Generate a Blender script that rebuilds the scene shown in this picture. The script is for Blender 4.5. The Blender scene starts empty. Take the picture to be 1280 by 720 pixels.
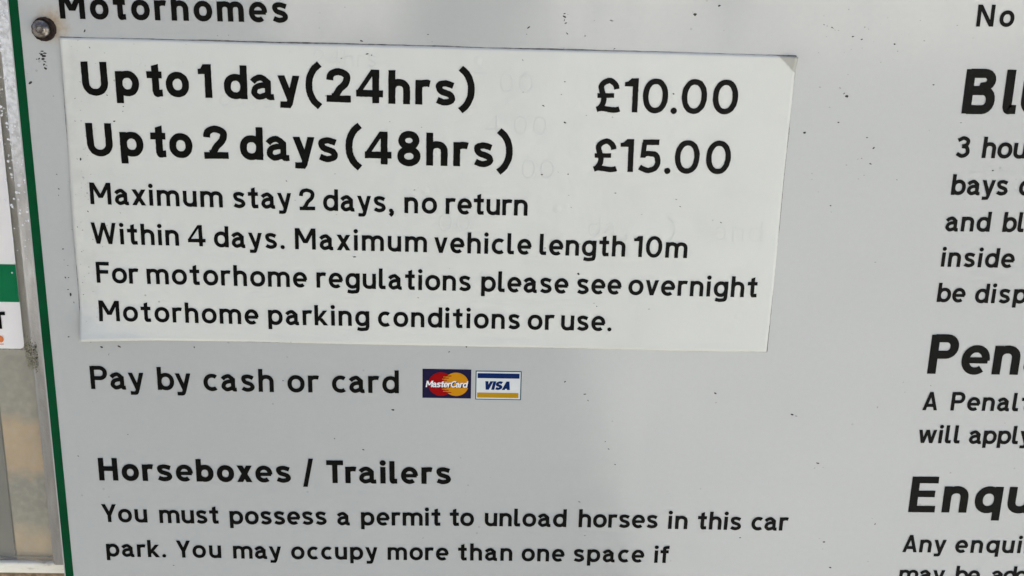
import bpy, bmesh, math, random
from mathutils import Vector, Matrix
random.seed(7)
scene = bpy.context.scene
COL = scene.collection

# ------------------------------------------------------------------ camera
cam_d = bpy.data.cameras.new('camera'); cam = bpy.data.objects.new('camera', cam_d); COL.objects.link(cam)
cam_d.sensor_fit = 'HORIZONTAL'; cam_d.sensor_width = 36.0; cam_d.lens = 36.0 * 1600 / 1280
cam_d.clip_start = 0.02; cam_d.clip_end = 3000
_r = Vector((0.99952053, -0.01838173, 0.02491629)); _d = Vector((0.01768416, -0.32164718, -0.94669444)); _f = Vector((0.02541614, 0.94668115, -0.3211679))
m = Matrix.Identity(4)
for i in range(3):
    m[i][0] = _r[i]; m[i][1] = -_d[i]; m[i][2] = -_f[i]
m[0][3], m[1][3], m[2][3] = -0.01324619, -0.49338431, 1.61738392
cam.matrix_world = m
scene.camera = cam

# ------------------------------------------------------------------ sky, sun, exposure
SUN_EL, SUN_AZ = 46.0, 335.0          # azimuth clockwise from +Y (the sign faces -Y = 180)
world = bpy.data.worlds.new('World'); scene.world = world; world.use_nodes = True
wn = world.node_tree; wn.nodes.clear()
sky = wn.nodes.new('ShaderNodeTexSky'); sky.sky_type = 'NISHITA'; sky.sun_disc = False
sky.sun_elevation = math.radians(SUN_EL); sky.sun_rotation = math.radians(SUN_AZ)
sky.air_density = 0.45; sky.dust_density = 6.0; sky.ozone_density = 1.0
bg = wn.nodes.new('ShaderNodeBackground'); bg.inputs['Strength'].default_value = 0.10
wo = wn.nodes.new('ShaderNodeOutputWorld')
wn.links.new(sky.outputs[0], bg.inputs[0]); wn.links.new(bg.outputs[0], wo.inputs[0])
sun_d = bpy.data.lights.new('sun', 'SUN'); sun = bpy.data.objects.new('sun', sun_d); COL.objects.link(sun)
sun_d.energy = 2.4; sun_d.angle = math.radians(4); sun_d.color = (1.0, 0.975, 0.87)
_az, _el = math.radians(SUN_AZ), math.radians(SUN_EL)
_sv = Vector((math.sin(_az) * math.cos(_el), math.cos(_az) * math.cos(_el), math.sin(_el)))
sun.rotation_euler = _sv.to_track_quat('Z', 'Y').to_euler()
sun.location = (0, -3, 6)
scene.view_settings.view_transform = 'Standard'; scene.view_settings.look = 'None'
scene.view_settings.exposure = 1.95; scene.view_settings.gamma = 1.0
scene.view_settings.use_curve_mapping = False

# ------------------------------------------------------------------ node helpers
def mat(name, color=(.5, .5, .5), rough=.5, metal=0.0, ior=1.5):
    m = bpy.data.materials.new(name); m.use_nodes = True
    b = m.node_tree.nodes['Principled BSDF']
    b.inputs['Base Color'].default_value = (*color, 1); b.inputs['Roughness'].default_value = rough
    b.inputs['Metallic'].default_value = metal; b.inputs['IOR'].default_value = ior
    return m, m.node_tree, b
def N(nt, t, **kw):
    n = nt.nodes.new('ShaderNode' + t)
    for k, v in kw.items():
        if k.startswith('i_'): n.inputs[k[2:].replace('_', ' ')].default_value = v
        else: setattr(n, k, v)
    return n
def coords(nt, scale=(1, 1, 1), loc=(0, 0, 0)):
    tc = N(nt, 'TexCoord'); mp = N(nt, 'Mapping'); mp.inputs['Scale'].default_value = scale; mp.inputs['Location'].default_value = loc
    nt.links.new(tc.outputs['Object'], mp.inputs[0]); return mp.outputs[0]
def noise(nt, vec, scale, detail=3, rough=.55):
    n = N(nt, 'TexNoise'); n.inputs['Scale'].default_value = scale; n.inputs['Detail'].default_value = detail; n.inputs['Roughness'].default_value = rough
    nt.links.new(vec, n.inputs['Vector']); return n.outputs['Fac']
def ramp(nt, fac, stops):
    r = N(nt, 'ValToRGB'); e = r.color_ramp.elements
    while len(e) > 1: e.remove(e[0])
    e[0].position = stops[0][0]; e[0].color = (*stops[0][1], 1)
    for p, c in stops[1:]:
        x = e.new(p); x.color = (*c, 1)
    nt.links.new(fac, r.inputs[0]); return r.outputs[0]
def mix(nt, fac, a, b, mode='MIX'):
    n = N(nt, 'Mix', data_type='RGBA', blend_type=mode)
    for s, v in ((n.inputs[0], fac), (n.inputs[6], a), (n.inputs[7], b)):
        if hasattr(v, 'links'): nt.links.new(v, s)
        elif isinstance(v, (int, float)): s.default_value = v
        else: s.default_value = (*v, 1)
    return n.outputs[2]
def math_(nt, op, a, b=0.0, clamp=False):
    n = N(nt, 'Math', operation=op); n.use_clamp = clamp
    for s, v in ((n.inputs[0], a), (n.inputs[1], b)):
        if hasattr(v, 'links'): nt.links.new(v, s)
        else: s.default_value = v
    return n.outputs[0]
def bump(nt, b, h, strength, dist):
    n = N(nt, 'Bump'); n.inputs['Strength'].default_value = strength; n.inputs['Distance'].default_value = dist
    nt.links.new(h, n.inputs['Height']); nt.links.new(n.outputs[0], b.inputs['Normal'])
g = lambda v: (v, v, v)

# ------------------------------------------------------------------ materials
BOARD, nt, b = mat('sign_board_white', rough=.2, ior=1.68)
c1 = coords(nt)
blot = noise(nt, c1, 6, 1.5); fine = noise(nt, c1, 420, 2); strk = noise(nt, coords(nt, (8, 1, 1.2)), 5, 2)
base = ramp(nt, blot, [(.25, (.418, .430, .400)), (.75, (.455, .467, .436))])
base = mix(nt, math_(nt, 'MULTIPLY', strk, .06), base, (.40, .41, .38))
base = mix(nt, .9, base, ramp(nt, fine, [(.3, g(.985)), (.7, g(1.01))]), 'MULTIPLY')
vor = N(nt, 'TexVoronoi'); vor.inputs['Scale'].default_value = 170; nt.links.new(c1, vor.inputs['Vector'])
tiny = math_(nt, 'MULTIPLY', math_(nt, 'LESS_THAN', vor.outputs['Distance'], .085), math_(nt, 'GREATER_THAN', noise(nt, c1, 31, 2), .60))
base = mix(nt, math_(nt, 'MULTIPLY', tiny, .22), base, (.10, .095, .08))
# rust bleed round the screw
sep = N(nt, 'SeparateXYZ'); nt.links.new(c1, sep.inputs[0])
dx = math_(nt, 'SUBTRACT', sep.outputs[0], -.1768); dz = math_(nt, 'SUBTRACT', sep.outputs[2], 1.5520)
dd = math_(nt, 'SQRT', math_(nt, 'ADD', math_(nt, 'MULTIPLY', dx, dx), math_(nt, 'MULTIPLY', dz, dz)))
dd = math_(nt, 'ADD', dd, math_(nt, 'MULTIPLY', math_(nt, 'SUBTRACT', noise(nt, c1, 330, 3), .5), .005))
rf = ramp(nt, dd, [(.0, g(.95)), (.0035, g(.65)), (.0056, g(.20)), (.0080, g(0))])
base = mix(nt, rf, base, ramp(nt, noise(nt, c1, 500, 2), [(.35, (.33, .20, .08)), (.65, (.42, .33, .20))]))
nt.links.new(base, b.inputs['Base Color'])
nt.links.new(ramp(nt, noise(nt, coords(nt, (7, 1, .8)), 9, 4), [(.3, g(.07)), (.7, g(.16))]), b.inputs['Roughness'])
bump(nt, b, math_(nt, 'ADD', noise(nt, c1, 14, 2), math_(nt, 'MULTIPLY', fine, .004)), .12, .003)

PATCH, nt, b = mat('patch_vinyl_white', rough=.24, ior=1.5)
c1 = coords(nt)
base = ramp(nt, noise(nt, c1, 11, 4), [(.3, (.618, .626, .556)), (.7, (.662, .670, .597))])
sep = N(nt, 'SeparateXYZ'); nt.links.new(c1, sep.inputs[0])
tri = math_(nt, 'ADD', math_(nt, 'DIVIDE', math_(nt, 'SUBTRACT', .1071, sep.outputs[0]), .0082), math_(nt, 'DIVIDE', math_(nt, 'SUBTRACT', 1.5465, sep.outputs[2]), .0074))
base = mix(nt, ramp(nt, math_(nt, 'ADD', tri, math_(nt, 'MULTIPLY', noise(nt, c1, 300, 2), .15)), [(.9, g(.85)), (1.0, g(0))]), base, (.36, .36, .32))      # lifted corner, greyer than the rest
# grime that has crept in from the left and lower edges of the vinyl
ed = math_(nt, 'ADD', math_(nt, 'SUBTRACT', sep.outputs[0], -.175), math_(nt, 'MULTIPLY', math_(nt, 'SUBTRACT', noise(nt, c1, 120, 4), .5), .03))
base = mix(nt, ramp(nt, ed, [(0, g(.30)), (.006, g(.12)), (.03, g(0))]), base, (.42, .41, .36))
base = mix(nt, math_(nt, 'MULTIPLY', ramp(nt, noise(nt, c1, 70, 5), [(.55, g(0)), (.75, g(1))]), .14), base, (.52, .52, .48))
vor = N(nt, 'TexVoronoi'); vor.inputs['Scale'].default_value = 190; nt.links.new(c1, vor.inputs['Vector'])
tiny = math_(nt, 'MULTIPLY', math_(nt, 'LESS_THAN', vor.outputs['Distance'], .08), math_(nt, 'GREATER_THAN', noise(nt, c1, 37, 2), .62))
base = mix(nt, math_(nt, 'MULTIPLY', tiny, .45), base, (.16, .15, .13))
nt.links.new(base, b.inputs['Base Color'])
vb = N(nt, 'TexVoronoi'); vb.inputs['Scale'].default_value = 85; nt.links.new(c1, vb.inputs['Vector'])
bub = math_(nt, 'MULTIPLY', ramp(nt, vb.outputs['Distance'], [(0, g(1)), (.16, g(0))]), math_(nt, 'GREATER_THAN', noise(nt, c1, 17, 2), .56))
bump(nt, b, math_(nt, 'ADD', math_(nt, 'ADD', noise(nt, c1, 45, 3), math_(nt, 'MULTIPLY', noise(nt, c1, 260, 3), .10)), math_(nt, 'MULTIPLY', bub, .25)), .38, .0015)

INK, nt, b = mat('black_vinyl_lettering', (.010, .011, .009), .22)
b.inputs['Specular IOR Level'].default_value = .06
nt.links.new(ramp(nt, noise(nt, coords(nt), 260, 3), [(.4, (.003, .0033, .0025)), (.7, (.006, .0065, .005))]), b.inputs['Base Color'])
GREEN, nt, b = mat('green_border_film', (.0, .075, .022), .3)
b.inputs['Specular IOR Level'].default_value = .06
nt.links.new(ramp(nt, noise(nt, coords(nt), 60, 3), [(.3, (.0, .052, .016)), (.7, (.001, .068, .022))]), b.inputs['Base Color'])
EDGE, _, _ = mat('cut_plate_edge', (.60, .72, .62), .4)
SPECK, _, _ = mat('dark_dirt_shade_speck', (.035, .033, .026), .9)
FAINT, _, _ = mat('faint_dirt_speck', (.27, .265, .24), .9)
GRIME, nt, b = mat('edge_grime', (.10, .095, .08), .95)
nt.links.new(ramp(nt, noise(nt, coords(nt), 300, 3), [(.35, (.05, .045, .035)), (.65, (.26, .25, .22))]), b.inputs['Base Color'])
STEEL, nt, b = mat('worn_stainless', (.42, .41, .40), .33, 1.0)
nt.links.new(ramp(nt, noise(nt, coords(nt), 700, 3), [(.35, (.11, .09, .07)), (.65, (.30, .285, .27))]), b.inputs['Base Color'])
nt.links.new(ramp(nt, noise(nt, coords(nt), 500, 3), [(.3, g(.25)), (.7, g(.5))]), b.inputs['Roughness'])
RUST, nt, b = mat('rusted_washer', (.05, .025, .012), .9)
nt.links.new(ramp(nt, noise(nt, coords(nt), 800, 3), [(.35, (.006, .005, .004)), (.7, (.045, .020, .010))]), b.inputs['Base Color'])
DARK, _, _ = mat('dark_recess', (.02, .018, .016), .7)
NAVY, _, _ = mat('printed_navy', (.012, .010, .040), .35)
RED, _, _ = mat('printed_red', (.30, .002, .003), .35)
ORANGE, _, _ = mat('printed_orange', (.56, .24, .006), .35)
CREAM, _, _ = mat('printed_cream', (.66, .68, .64), .35)
BLUE, _, _ = mat('printed_blue', (.003, .018, .095), .35)
GOLD, _, _ = mat('printed_gold', (.45, .25, .012), .35)
TEAL, _, _ = mat('printed_dark_teal', (.03, .09, .11), .35)
PALE, _, _ = mat('printed_white', (.80, .78, .76), .35)
for m_ in (NAVY, RED, ORANGE, CREAM, BLUE, GOLD, TEAL): m_.node_tree.nodes['Principled BSDF'].inputs['Specular IOR Level'].default_value = .05

# ------------------------------------------------------------------ object helpers
def link(name, me, material, parent=None, label=None, kind=None):
    o = bpy.data.objects.new(name, me); COL.objects.link(o)
    for mm in (material if isinstance(material, (list, tuple)) else [material]): me.materials.append(mm)
    if parent: o.parent = parent
    if label: o['label'] = label
    if kind: o['kind'] = kind
    return o
def mesh(name, verts, faces):
    me = bpy.data.meshes.new(name); me.from_pydata(verts, [], faces); me.update(); return me
def bm_mesh(name, bm, smooth=False):
    bmesh.ops.recalc_face_normals(bm, faces=bm.faces)
    me = bpy.data.meshes.new(name); bm.to_mesh(me); bm.free()
    if smooth:
        for p in me.polygons: p.use_smooth = True
    return me
def box_bm(x0, x1, y0, y1, z0, z1, bev=0.0, seg=2):
    bm = bmesh.new(); bmesh.ops.create_cube(bm, size=1)
    for v in bm.verts: v.co = Vector(((x0+x1)/2 + v.co.x*(x1-x0), (y0+y1)/2 + v.co.y*(y1-y0), (z0+z1)/2 + v.co.z*(z1-z0)))
    if bev: bmesh.ops.bevel(bm, geom=bm.edges[:], offset=bev, segments=seg, affect='EDGES', profile=.5)
    return bm
def box(name, dims, material, parent=None, bev=0.0, label=None, kind=None):
    return link(name, bm_mesh(name, box_bm(*dims, bev)), material, parent, label, kind)
def lathe(profile, c, seg=40, axis_y=-1):
    """profile = (radius, distance out of the board)"""
    bm = bmesh.new(); rings = []
    for r, d in profile:
        rings.append([bm.verts.new((c[0] + r*math.cos(2*math.pi*k/seg), c[1] + axis_y*d, c[2] + r*math.sin(2*math.pi*k/seg))) for k in range(seg)])
    for a, b_ in zip(rings, rings[1:]):
        for k in range(seg): bm.faces.new((a[k], a[(k+1) % seg], b_[(k+1) % seg], b_[k]))
    if profile[-1][0] > 1e-6: bm.faces.new(rings[-1])
    bmesh.ops.remove_doubles(bm, verts=bm.verts, dist=1e-7)
    return bm

# ---------- monoline lettering: every glyph is a list of stroke centre lines and small polygons ----------
XH = 0.735
DESC = 0.22

def arc(cx, cy, rx, ry, a0, a1, n=14, e=2.0):
    out = []
    for i in range(n + 1):
        a = math.radians(a0 + (a1 - a0) * i / n)
        c, s = math.cos(a), math.sin(a)
        out.append((cx + rx * math.copysign(abs(c) ** (2 / e), c), cy + ry * math.copysign(abs(s) ** (2 / e), s)))
    return out

def cr(pts, n=7):
    P = [(2 * pts[0][0] - pts[1][0], 2 * pts[0][1] - pts[1][1])] + list(pts) + [(2 * pts[-1][0] - pts[-2][0], 2 * pts[-1][1] - pts[-2][1])]
    out = []
    for i in range(1, len(P) - 2):
        for k in range(n):
            t = k / n
            q = []
            for d in (0, 1):
                a, b, c, e = P[i-1][d], P[i][d], P[i+1][d], P[i+2][d]
                q.append(0.5 * (2*b + (c-a)*t + (2*a-5*b+4*c-e)*t*t + (3*b-a-3*c+e)*t*t*t))
            out.append(tuple(q))
    out.append(tuple(pts[-1]))
    return out

def diag(x0, y0, x1, y1, w):
    """straight stroke between two heights, its ends cut level; x are centres"""
    L = math.hypot(x1 - x0, y1 - y0)
    k = w * L / abs(y1 - y0) / 2
    return ('poly', [(x0 - k, y0), (x1 - k, y1), (x1 + k, y1), (x0 + k, y0)])

def dot(cx, cy, r):
    return ('poly', arc(cx, cy, r, r, 0, 345, 23))

def S(*paths, k=1.0):
    return ('stroke', [p for q in paths for p in q], k)

def C(path, k=1.0):
    return ('loop', path, k)

def glyph(ch, w):
    """returns (ink width, shapes) with the cap height = 1, baseline at 0"""
    B = max(0.0, w - .17) / .05          # 0 regular .. 1 heavy
    h = w / 2; X = XH; ov = 0.012; w8 = w * 0.88; h8 = w8 / 2
    def bowl(x0, x1):
        return C(arc((x0+x1)/2, X/2, (x1-x0)/2 - h, X/2 + ov - h, 0, 360-360/26, 25, 2.15))
    def arch(x0, x1, base=0.0):
        rx = (x1 - x0) / 2 - h; ry = min(rx * 1.0, X * .42)
        yc = X + ov - h - ry
        return S(arc(x0 + h + rx, yc, rx, ry, 172, 0, 12, 2.2), [(x1 - h, yc - .02), (x1 - h, base)])
    if ch == 'o': return .69, [bowl(0, .69)]
    if ch == 'a':
        W = .62 + .09*B; xs = W - h - .07 - .02*B; q = 1 - .17*B; hh = h*q
        return W, [S(cr([(.045, X - .17 - hh*.5), (.13, X - hh - .04), (.28, X + ov - hh), (xs - .10, X - hh - .04), (xs, X - .22)]), [(xs, X-.30), (xs, .18)], cr([(xs, .17), (xs + .018, .10), (xs + .06, hh*.85), (W - .012, hh*.95)]), k=q),
                   S(cr([(xs, X*.575), (xs*.62, X*.575), (hh + .05, X*.48), (hh, X*.28), (hh + .06, hh + .03), (xs*.50, hh - ov), (xs - .08, hh + .04), (xs, .17 + hh*.2)]), k=q*(1-.04*B))]
    if ch == 'b': return .67 + .03*B, [S([(h, 1.0), (h, 0)]), bowl(0.0, .67 + .03*B)]
    if ch == 'd': return .67 + .03*B, [S([(.67 + .03*B - h, 1.0), (.67 + .03*B - h, 0)]), bowl(0, .67 + .03*B)]
    if ch == 'p': return .67 + .03*B, [S([(h, X), (h, -DESC)]), bowl(0.0, .67 + .03*B)]
    if ch == 'q': return .67 + .03*B, [S([(.67 + .03*B - h, X), (.67 + .03*B - h, -DESC)]), bowl(0, .67 + .03*B)]
    if ch == 'g': return .66, [bowl(0, .66), S([(.66 - h, X), (.66 - h, .05)], cr([(.66 - h, .0), (.66 - h - .04, -.13), (.42, -.245 + h), (.27, -.255 + h), (.10, -.21 + h*.9)]))]
    if ch == 'c': return .58, [S(arc(.345, X/2, .345 - h, X/2 + ov - h, 52, 308, 24, 2.1))]
    if ch == 'e':
        W = .65 + .04*B; q = 1 - .12*B; hh = h*q
        return W, [S(arc(W/2, X/2, W/2 - hh, X/2 + ov - hh, -3, 310, 28, 2.1), k=q), S([(hh, X/2 - .01), (W - hh*.5, X/2 - .01)], k=.92 - .22*B)]
    if ch == 'f': return .46, [S(cr([(.46, 1.0 - h - .0), (.36, 1.0 - h), (.22, .94 - h*.8), (.13 + h, .74)]), [(.13 + h, .66), (.13 + h, 0)]), S([(0, X - h8), (.43, X - h8)])]
    if ch in 'nh': return .61 + .045*B, [S([(h, X if ch == 'n' else 1.0), (h, 0)]), arch(0, .61 + .045*B)]
    if ch == 'm':
        m = .5 + h
        return 1.0, [S([(h, X), (h, 0)]), arch(0, m), arch(m - w, 1.0)]
    if ch == 'u':
        W = .61 + .045*B; r = arch(0, W)[1]
        return W, [S([(W - x, X - y) for x, y in r]), S([(W - h, 0), (W - h, X)])]
    if ch == 'i': return max(w, .2), [S([(max(w, .2)/2, X), (max(w, .2)/2, 0)]), dot(max(w, .2)/2, .915, h * 1.06 + .012)]
    if ch == 'k': return .63, [S([(h, 1.0), (h, 0)]), diag(.63 - h*1.5, X, h, .20, w8), diag(.25, .36, .63 - h*1.25, 0, w)]
    if ch == 'l': return .31, [S([(h, 1.0), (h, .22)], cr([(h, .17), (h + .03, .07 + h*.3), (h + .10, h), (.31, h)]))]
    if ch == 'r': return .43, [S([(h, X), (h, 0)]), S(arc(.30, X - .235, .30 - h, .235 + ov - h, 172, 96, 8, 2.1), [(.36, X - h + ov), (.43, X - h - .005)])]
    if ch == 's':
        W = .55 + .07*B; q = 1 - .12*B; hh = h*q; a = X + ov - hh; b = hh - ov; m = X / 2
        return W, [S(cr([(W - .045 - hh*.2, X - .135 - hh*.15), (W*.74, a - .035), (W*.50, a), (hh + .05, a - .035), (hh + .02, (a+m)/2 + .025), (W*.30, m + .05), (W*.56, m - .01), (W - hh - .055, m - .06), (W - hh, (m+b)/2 - .02), (W - hh - .06, b + .04), (W*.47, b), (W*.23, b + .04), (.04 + hh*.3, .135 + hh*.2)], 5), k=q)]
    if ch == 't':
        xs = .15 + h
        return .47, [('poly', [(xs - h, X - .01), (xs - h, .905), (xs + h, .97), (xs + h, X - .01)]), S([(xs, X), (xs, .2)], cr([(xs, .16), (xs + .03, .06 + h*.3), (xs + .10, h), (.45, h + .005)])), S([(0, X - h8), (.45, X - h8)])]
    if ch == 'v': return .62, [diag(h*1.1, X, .31, 0, w*.96), diag(.62 - h*1.1, X, .31, 0, w*.96)]
    if ch == 'w': return .94, [diag(h*1.1, X, .26, 0, w*.95), diag(.47, X, .26, 0, w*.92), diag(.47, X, .68, 0, w*.92), diag(.94 - h*1.1, X, .68, 0, w*.95)]
    if ch == 'x': return .64, [diag(h*1.25, X, .64 - h*1.25, 0, w), diag(.64 - h*1.25, X, h*1.25, 0, w)]
    if ch == 'y':
        W = .64 + .04*B; tx, ty = W - h*1.1, X; bx, by = W*.5 + .045, .04
        sl = (tx - bx) / (ty - by); ex = bx - sl*.13
        return W, [diag(h*1.1, X, bx, by - .03, w*.95), diag(tx, ty, bx - .004, by, w*.97),
                     S([(bx + sl*.03, by + .03), (ex, by - .13)], cr([(ex - .03, -.14), (ex - .09, -DESC - .02 + h), (.07, -DESC - .015 + h)]), k=.92)]
    if ch == 'M': return .94, [S([(h, 0), (h, 1)]), S([(.94 - h, 0), (.94 - h, 1)]), diag(h + .02, 1, .47, .30, w), diag(.94 - h - .02, 1, .47, .30, w)]
    if ch == 'N': return .80, [S([(h, 0), (h, 1)]), S([(.80 - h, 0), (.80 - h, 1)]), diag(h*1.1, 1, .80 - h*1.1, 0, w)]
    if ch == 'U': return .76, [S([(h, 1), (h, .38)], arc(.38, .38, .38 - h, .38 + ov - h, 180, 360, 18, 2.1), [(.76 - h, 1)])]
    if ch == 'H': return .76, [S([(h, 0), (h, 1)]), S([(.76 - h, 0), (.76 - h, 1)]), S([(h, .53), (.76 - h, .53)])]
    if ch == 'F': return .60, [S([(h, 0), (h, 1)]), S([(h, 1 - h8), (.60, 1 - h8)]), S([(h, .53), (.55, .53)])]
    if ch == 'E': return .64 + .05*B, [S([(h, 0), (h, 1)]), S([(h, 1 - h8), (.64 + .05*B, 1 - h8)], k=.9), S([(h, .52), (.59 + .05*B, .52)], k=.88), S([(h, h8), (.64 + .05*B, h8)], k=.9)]
    if ch == 'P': return .68, [S([(h, 0), (h, 1)]), S([(h, 1 - h8), (.38, 1 - h8)], arc(.38, .70, .30 - h, .30 - h8, 88, -88, 12, 2.1), [(.38, .40 + h8), (h, .40 + h8)])]
    if ch == 'B': return .72, [S([(h, 0), (h, 1)]), S([(h, 1 - h8), (.42, 1 - h8)], arc(.42, .76, .27 - h, .24 - h8, 88, -88, 10, 2.1), [(.40, .525), (h, .525)]),
                               S([(h, .521), (.44, .521)], arc(.44, .26 + h8*.5, .28 - h, .26 - h8*.5, 88, -88, 10, 2.1), [(.44, h8), (h, h8)])]
    if ch == 'T': return .68, [S([(.34, 0), (.34, 1)]), S([(0, 1 - h8), (.68, 1 - h8)])]
    if ch == 'Y': return .74, [S([(.37, 0), (.37, .46)]), diag(h*1.15, 1, .37, .38, w), diag(.74 - h*1.15, 1, .37, .38, w)]
    if ch == 'A': return .78, [diag(h*1.15, 0, .39, 1, w*.95), diag(.78 - h*1.15, 0, .39, 1, w*.95), S([(.18, .27), (.60, .27)])]
    if ch == 'W': return 1.14, [diag(h*1.1, 1, .30, 0, w*.97), diag(.57, 1, .30, 0, w*.94), diag(.57, 1, .84, 0, w*.94), diag(1.14 - h*1.1, 1, .84, 0, w*.97)]
    if ch == 'V': return .76, [diag(h*1.15, 1, .38, 0, w), diag(.76 - h*1.15, 1, .38, 0, w)]
    if ch == 'I': return w, [S([(h, 0), (h, 1)])]
    if ch == 'S':
        W = .66; a = 1 + ov - h; b = h - ov; m = .5
        return W, [S(cr([(W - .07 - h*.3, .80), (W*.70, a - .04), (W*.50, a), (h + .06, a - .06), (h, (a+m)/2 + .02), (W*.28, m + .065), (W*.55, m - .02), (W - h - .05, m - .10), (W - h, (m+b)/2 - .02), (W - h - .07, b + .055), (W*.47, b), (W*.24, b + .05), (.05 + h*.3, .19)], 5))]
    if ch == 'C': return .74, [S(arc(.45, .5, .45 - h, .5 + ov - h, 48, 312, 26, 2.1))]
    if ch == '0': return .74, [C(arc(.37, .5, .37 - h, .5 + ov - h, 0, 350, 35, 2.15))]
    if ch == '1':
        f = .66 if w > .2 else .70
        return .40, [S([(.40 - h, 0), (.40 - h, 1)]), ('poly', [(0, .985 - w*1.35), (0, .985 - w*.60), (.09, .985 - w*.52), (.40 - w - .035, 1.0), (.40 - h, .97), (.40 - h, .985 - w*1.35)])]
    if ch == '2':
        W = .70 + .03*B
        return W, [S(cr([(h, .655), (h + .012, .76), (h + .08, 1 - h - .04), (W/2, 1 + ov - h), (W - h - .07, 1 - h - .055), (W - h - .01, .73), (W - h - .07, .55), (W*.53, .38), (h + .17, w*.95), (h + .08, h*1.5)])), S([(0, h), (W, h)])]
    if ch == '3':
        W = .66
        return W, [S(cr([(h*.8, 1 - .19), (h + .09, 1 - h - .05), (W/2 - .02, 1 + ov - h), (W - h - .09, 1 - h - .05), (W - h - .03, .75), (W - h - .10, .59), (W*.42, .54)])),
                   S(cr([(W*.42, .535), (W - h - .08, .49), (W - h, .28), (W - h - .08, h + .05), (W*.48, h - ov), (h + .09, h + .045), (h*.75, .20)]))]
    if ch == '4':
        W = .80; xs = .60 - h * .2; yb = .33 - (.2 - w)*.3; o = w * .80; k = (xs - h - .03) / (1 - yb)
        return W, [S([(xs, 0), (xs, 1)]), S([(0, .24 + h8 - .045), (W, .24 + h8 - .045)]), ('poly', [(0, .195), (0, yb), (xs - h - .03, 1.0), (xs, 1.0), (xs, yb + (xs - o) / k), (o, yb), (o, .195)])]
    if ch == '5':
        W = .68
        return W, [S([(.13, 1 - h8), (W - .06, 1 - h8)]), diag(.135 + h*.6, 1 - w8*.5, .075 + h*.8, .46, w*.9),
                   S(cr([(.07 + h, .50 + h*.1), (.22, .62 - h*.5), (W*.53, .665 - h), (W - h - .06, .58 - h*.5), (W - h, .32), (W - h - .08, h + .06), (W*.47, h - ov), (h + .08, h + .035), (h*.7, .175)]))]
    if ch == '8': return .70, [C(arc(.35, .75 + h*.0, .315 - h, .25 + ov - h + h*.25, 0, 345, 23, 2.1)), C(arc(.35, .27, .35 - h, .27 + ov - h + h*.25, 0, 345, 23, 2.1))]
    if ch == '(': return .52, [S(cr([(.43, 1.15), (.25, .98), (h + .03, .74), (h, .5), (h + .03, .26), (.25, .02), (.43, -.15)]))]
    if ch == ')': return .52, [S(cr([(.09, 1.15), (.27, .98), (.52 - h - .03, .74), (.52 - h, .5), (.52 - h - .03, .26), (.27, .02), (.09, -.15)]))]
    if ch == '7': return .62, [S([(0, 1 - h8), (.60, 1 - h8)]), diag(.55, 1 - h8, .20, 0, w)]
    if ch == '.': return w * 1.15, [dot(w*.575, h*1.05, h * 1.15)]
    if ch == ',': return .17, [dot(w*.6, h*1.02, h * 1.08), S(cr([(w*.85, h*.9), (w*.8, -.06), (w*.3, -.145)]))]
    if ch == '/': return .46, [diag(.06 + h*.5, -.18, .46 - h*.5 - .04, 1.08, w*.85)]
    if ch == '\u00a3':
        W = .70
        return W, [S(cr([(W - h - .01, .68), (W - h - .035, .78), (W - h - .11, 1 - h - .045), (W*.56, 1 + ov - h), (W*.34, 1 - h - .045), (W*.22, .77), (W*.25, .62), (W*.33, .46), (W*.31, .28), (W*.22, .17), (h*1.1, h*1.0)])),
                   S([(W*.06, .49), (W*.76, .49)], k=.85), S(cr([(h*.3, h*.95), (W*.20, h*1.35), (W*.42, h*1.2), (W*.68, h*.80), (W*.88, h*.85), (W, h*1.2)]))]
    raise KeyError(ch)

def strip(pts, w, closed=False):
    """stroke outline as quads (left point, right point per station) with mitred corners"""
    q = [pts[0]]
    for p in pts[1:]:
        if math.hypot(p[0]-q[-1][0], p[1]-q[-1][1]) > 1e-4: q.append(p)
    n = len(q); L = []; R = []
    for i in range(n):
        a = q[i-1] if (i > 0 or closed) else None
        b = q[(i+1) % n] if (i < n-1 or closed) else None
        def nd(u, v):
            d = math.hypot(v[0]-u[0], v[1]-u[1]); return ((v[0]-u[0])/d, (v[1]-u[1])/d)
        d1 = nd(a, q[i]) if a else None; d2 = nd(q[i], b) if b else None
        if d1 is None: d1 = d2
        if d2 is None: d2 = d1
        nx, ny = -(d1[1]+d2[1]), d1[0]+d2[0]; m = math.hypot(nx, ny) or 1
        nx /= m; ny /= m
        c = max(.6, nx * -d1[1] + ny * d1[0])
        k = w / 2 / c
        L.append((q[i][0] + nx*k, q[i][1] + ny*k)); R.append((q[i][0] - nx*k, q[i][1] - ny*k))
    return L, R

TR = .16
def kern(a, b):
    return {('r', 'a'): -.03, ('r', 'o'): -.02, ('V', 'I'): 0, ('T', 'r'): -.08, ('Y', 'o'): -.06, ('P', 'a'): -.02}.get((a, b), 0) + sum(-.035 for c in (a, b) if c in 'vyVAYwxk') 

def layout(text, w, tr):
    """list of (x, glyph shapes); ink starts at 0"""
    x = 0; out = []
    for i, ch in enumerate(text):
        W, sh = glyph(ch, w)
        out.append((x, sh)); xe = x + W
        x = xe + tr + (kern(ch, text[i+1]) if i + 1 < len(text) else 0)
        if ch in 'oecbdpq': x -= .02
    return out, xe

def shape_points(sh, w):
    if sh[0] == 'poly': return sh[1]
    L, R = strip(sh[1], w * sh[2], sh[0] == 'loop'); return L + R


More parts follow.
